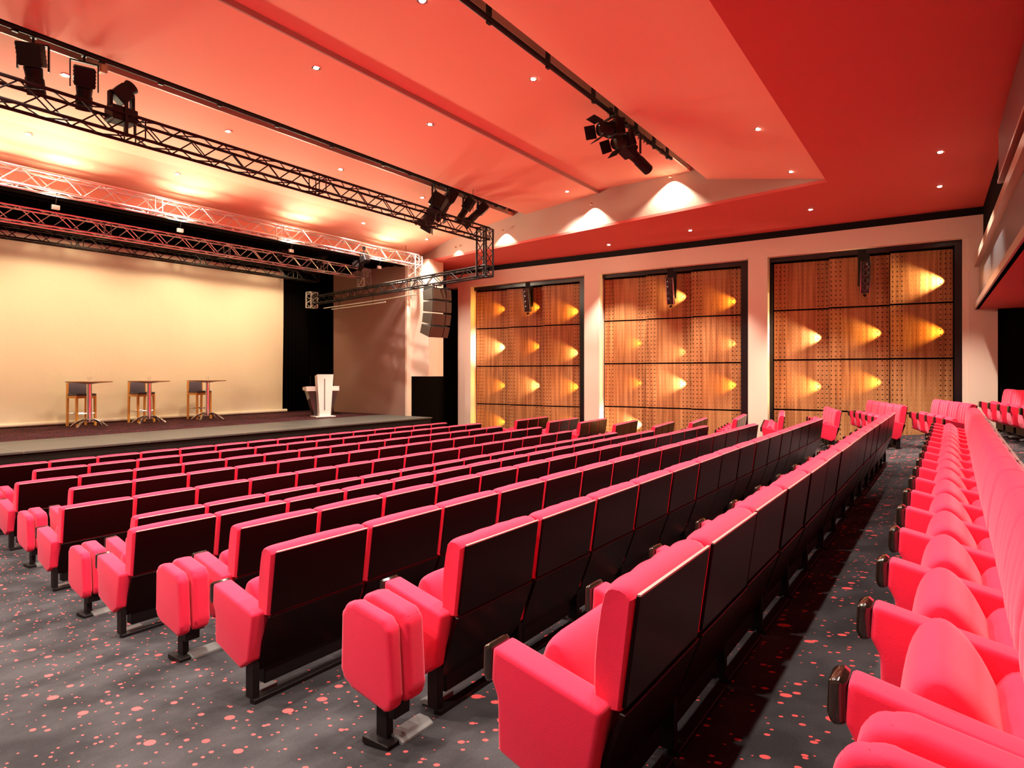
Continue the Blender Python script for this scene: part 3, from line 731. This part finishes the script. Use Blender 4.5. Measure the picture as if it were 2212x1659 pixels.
# moving head on the black truss
x, y, z = on_y(262, 235, YT)
mh = thing('moving_head_light', 'black moving head light standing on the black truss', 'stage light', (x, YT, 5.40))
MB().box(-.24, .24, -.20, .20, -.30, -.02, .03).build('base', 'blk', mh)
MB().box(-.24, -.18, -.07, .07, -.02, .30, .02).box(.18, .24, -.07, .07, -.02, .30, .02).box(-.24, .24, -.07, .07, -.04, .03).build('yoke', 'blk', mh)
mb = MB(); mb.box(-.16, .16, -.13, .13, -.16, .16, .03); mb.lathe([(.12, .14), (.15, .30), (.13, .30)], 16); bmesh.ops.transform(mb.bm, matrix=Matrix.Translation((0, 0, .28)) @ Matrix.Rotation(radians(40), 4, 'Y'), verts=mb.bm.verts[:]); mb.build('head', 'blk', mh)
MB().box(-.03, .03, -.24, -.20, -.62, .1).build('clamp', 'blk', mh)
# small lamps clamped near the proscenium corner
for k, (px, py, yy) in enumerate(((775, 556, 20.6), (686, 548, 24.1), (600, 535, 24.1))):
    x, y, z = on_y(px, py+8, yy)
    profile_spot((x, y-.32, z), (0, 1, -.5), ('twin-lens flood clamped under the front silver truss at its right end', 'small flood on the stage truss, right one', 'small flood on the stage truss, left one')[k], .45, .13, True, hang=.45, group='floods over the stage')

# line array
ka = (xc-1.127*YT)/(1.127*.982-.187); ax, ay = xc+.187*ka, YT+.982*ka
r = thing('line_array_speaker', 'hanging curved stack of four olive speaker cabinets by the stage side wall', 'loudspeaker', (ax, ay, 3.30), radians(-6))
ang = 0; z = 0; y = 0
for k in range(4):
    ang = radians([-4, 2, 9, 17][k]); mm = Matrix.Translation((0, y, z)) @ Matrix.Rotation(ang, 4, 'X')
    mb = MB(); mb.prism([(-.30, -.005), (.26, -.04), (.26, -.41), (-.30, -.45)], -.50, .50, .008, 1, mtx=mm); cab = mb.build('cabinet', 'box', r)
    mb = MB(); mb.box(-.47, .16, -.34, -.295, -.43, -.025, .006, mtx=mm); mb.box(.20, .47, -.34, -.295, -.43, -.025, .006, mtx=mm); mb.build('grille', 'mesh', cab)
    v = mm @ Vector((0, -.30, -.46)); y, z = v.y+.30*cos(ang), v.z-.0+.30*sin(ang)
MB().box(-.46, .46, -.30, .26, -.02, .04).box(-.40, -.36, -.3, .3, -.1, .12).box(.36, .40, -.3, .3, -.1, .12).build('rigging_frame', 'blk', r)
MB().tube((0, 0, .03), (0, 0, .19), .02).box(-.26, .26, -.03, .03, .16, .205).build('hoist_chain', 'chrome', r)
# wall speakers in the bays
for k, (px, py, dd) in enumerate(((1140, 648, 12), (1449, 628, 8), (1868, 598, 14))):
    x, y, z = on_x(px, py, XP-.62)
    r = thing('wall_loudspeaker', 'narrow black loudspeaker hanging at the top of the %s wood bay' % W3[k], 'loudspeaker', (x, y, z), radians(-90+dd), 'loudspeakers in the wood bays')
    mt_ = Matrix.Rotation(radians(12), 4, 'X')
    MB().box(-.15, .15, -.16, .06, -.56, .56, .03, mtx=mt_).build('cabinet', 'box', r)
    mb = MB()
    for j, zz in enumerate((-.36, -.12, .14, .36)): mb.lathe([(.10, 0), (.12, .012), (.07, .03), (.04, .005)], 18, mtx=mt_ @ Matrix.Translation((0, -.165, zz)) @ Matrix.Rotation(radians(90), 4, 'X'))
    mb.build('driver', 'smoke', r, smooth=True)
    mb = MB()
    for s_ in (-1, 1): mb.box(s_*.142-.010, s_*.142+.010, -.185, -.16, -.54, .54, mtx=mt_)
    mb.build('trim_strip', 'chrome', r)
    MB().box(-.18, .18, .16, .28, -.30, ZO-z-.02).tube((0, .1, -.62), (0, -.05, -.66), .05).build('bracket', 'blk', r)

# downlights
def zceil(px, py):
    for (ya, za), (yb, zb) in PROF:
        a, b, c = ray(px, py); m_ = (zb-za)/(yb-ya); k0 = za-m_*ya
        d = k0/(c-m_*b)
        if d > 0 and ya <= d*b <= yb: return d*a, d*b, d*c
    return None
def downlight(p, label, power, color=WHITE, size=120, tilt=(0, 0, -1), blend=.7, group='recessed ceiling downlights'):
    r = thing('downlight', label, 'downlight', p, 0, group)
    MB().lathe([(.055, .0), (.095, -.005), (.10, .0), (.10, .03), (.055, .03)], 20).build('trim_ring', 'chrome', r, smooth=True)
    MB().lathe([(.0001, -.006), (.045, -.012), (.055, 0), (.055, .02)], 16).build('lens', 'lamp', r, smooth=True)
    L0 = P(p[0], p[1], p[2]-.06); spot('downlight_beam', L0, L0+Vector(tilt), power, color, size, blend, .05, r)
    return r
vis = [(140, 163, 'farthest left, behind the second hanging spotlight'), (493, 284, 'above the middle of the black truss'), (61, 290, 'low on the far left of the ceiling'),
       (736, 366, 'just above the black truss, right of centre'), (383, 376, 'between the black truss and the silver truss'), (912, 427, 'beside the spotlight cluster'),
       (785, 482, 'below the right part of the black truss'), (922, 517, 'nearest the proscenium corner'), (683, 147, 'on the slab left of the ceiling step, upper'),
       (929, 269, 'on the slab left of the ceiling step, middle'), (1225, 414, 'on the slab left of the ceiling step, lowest'), (912, 2, 'at the top edge of the photo'),
       (1152, 171, 'between the ceiling step and the near slot'), (1638, 279, 'on the near slab, upper'), (1709, 371, 'on the near slab, near its pointed corner')]
for px, py, lab in vis:
    p = zceil(px, py)
    if p: downlight(p, 'lit downlight '+lab, DOWN_W*(.9))
low = [(2031, 329, 'upper of the two by the balcony'), (2030, 403, 'lower of the two by the balcony'), (1751, 453, 'above the rightmost wood bay'),
       (1491, 498, 'above the middle wood bay'), (1315, 529, 'above the gap between left and middle bays')]
for px, py, lab in low:
    downlight(on_z(px, py, ZL), 'lit downlight in the low dark red ceiling, '+lab, SIDE_W, size=84, blend=.5)
# unseen downlights added to light the near seats
off = [(-2, 6.0), (3, 5.0), (8, 5.0), (-2, 9), (-1, 18), (3, 12.6), (4, 8.5), (0, 13)]
def zp(y):
    for (ya, za), (yb, zb) in PROF:
        if ya <= y <= yb: return za+(zb-za)*(y-ya)/(yb-ya)
    return ZL
for n, (x, y) in enumerate(off):
    downlight((x, y, zp(y)), 'added round lit ceiling downlight outside the left or top of the photo', DOWN_W, group='added downlights out of view')
for x, y in ((2, .75), (5, .75), (8.2, .75), (-3, 1)):
    downlight((x, y+.9, ZL), 'round lit downlight in the low ceiling above the camera', DOWN_W*.55, group='downlights above the camera')
# lamps that wash the cove wall (scallops)
for n, (px, py, pw) in enumerate(((1452, 398, 120), (1282, 455, 50), (1092, 510, 35), (990, 545, 12))):
    u_ = (px-1106)/1366.2; tt = (ss-cc*u_)/(cc+ss*u_); X = (19.55-.174*2.85)/(1-.174*tt); Y = X*tt
    zz = X/(cc+ss*u_)*(806.6-py)/1366.2
    L0 = P(X-.22, Y, min(zz+.12, zp(Y)-.1))
    r = thing('cove_lamp', 'small lamp washing the beige cove wall, %s from the right' % ORD[n+1], 'lamp', (X-.2, Y, min(zz+.2, zp(Y)-.05)), 0, 'lamps washing the cove wall')
    MB().tube((0, 0, -.02), (0, 0, .04), .05, 12).build('lamp_can', 'trim', r)
    spot('cove_beam', L0, L0+Vector((.35, 0, -1)), pw*1.6, (1, .86, .66), 118, .35, .02, r)

# open-face floods by the front silver truss: glow on truss and ceiling
for n, px in enumerate((-60, 130, 400, 640, 830)):
    x, y, z = on_y(px, 806.6-.2560*(2055-px)*.8213, 20.5)
    r = thing('flood_lamp', 'open flood lamp hooked on the front silver truss, %s from the left' % ORD[n+1], 'stage light', (x, 20.80, 4.70), 0, 'floods on the front silver truss')
    MB().box(-.10, .10, -.02, .06, -.06, .06, .01).build('reflector', 'silver', r)
    MB().tube((0, .02, .05), (0, -.08, .36), .015).build('hook', 'blk', r)
    spot('flood_beam', P(x, 20.70, 4.72), P(x, 14.5, 6.9), GLOW_W, (1, .82, .58), 150, .9, .22, r)
# floods lighting the screen and stage
for n, x in enumerate((1, 5.5, 10, 14.5, 18.6)):
    r = thing('stage_flood', 'warm flood hanging behind the stage truss, %s from the left' % ORD[n+1], 'stage light', (x, 24.5, 4.8), 0, 'warm floods lighting the screen')
    MB().box(-.16, .16, -.08, .08, -.10, .12, .02).build('housing', 'blk', r)
    MB().tube((0, 0, .1), (0, -.28, .25), .02).build('hook', 'blk', r)
    spot('stage_beam', P(x, 24.62, 4.72), P(x, 28.2, .8), SCREEN_W, (1, .76, .43), 125, .8, .12, r)
for n, x in enumerate((4, 10.5, 17)):
    spot('front_beam', P(x, 20.3, 4.9), P(x, 26, -2), SCREEN_W*.3, (1, .82, .55), 100, .8, .1, bpy.data.objects['lighting_truss.001'])
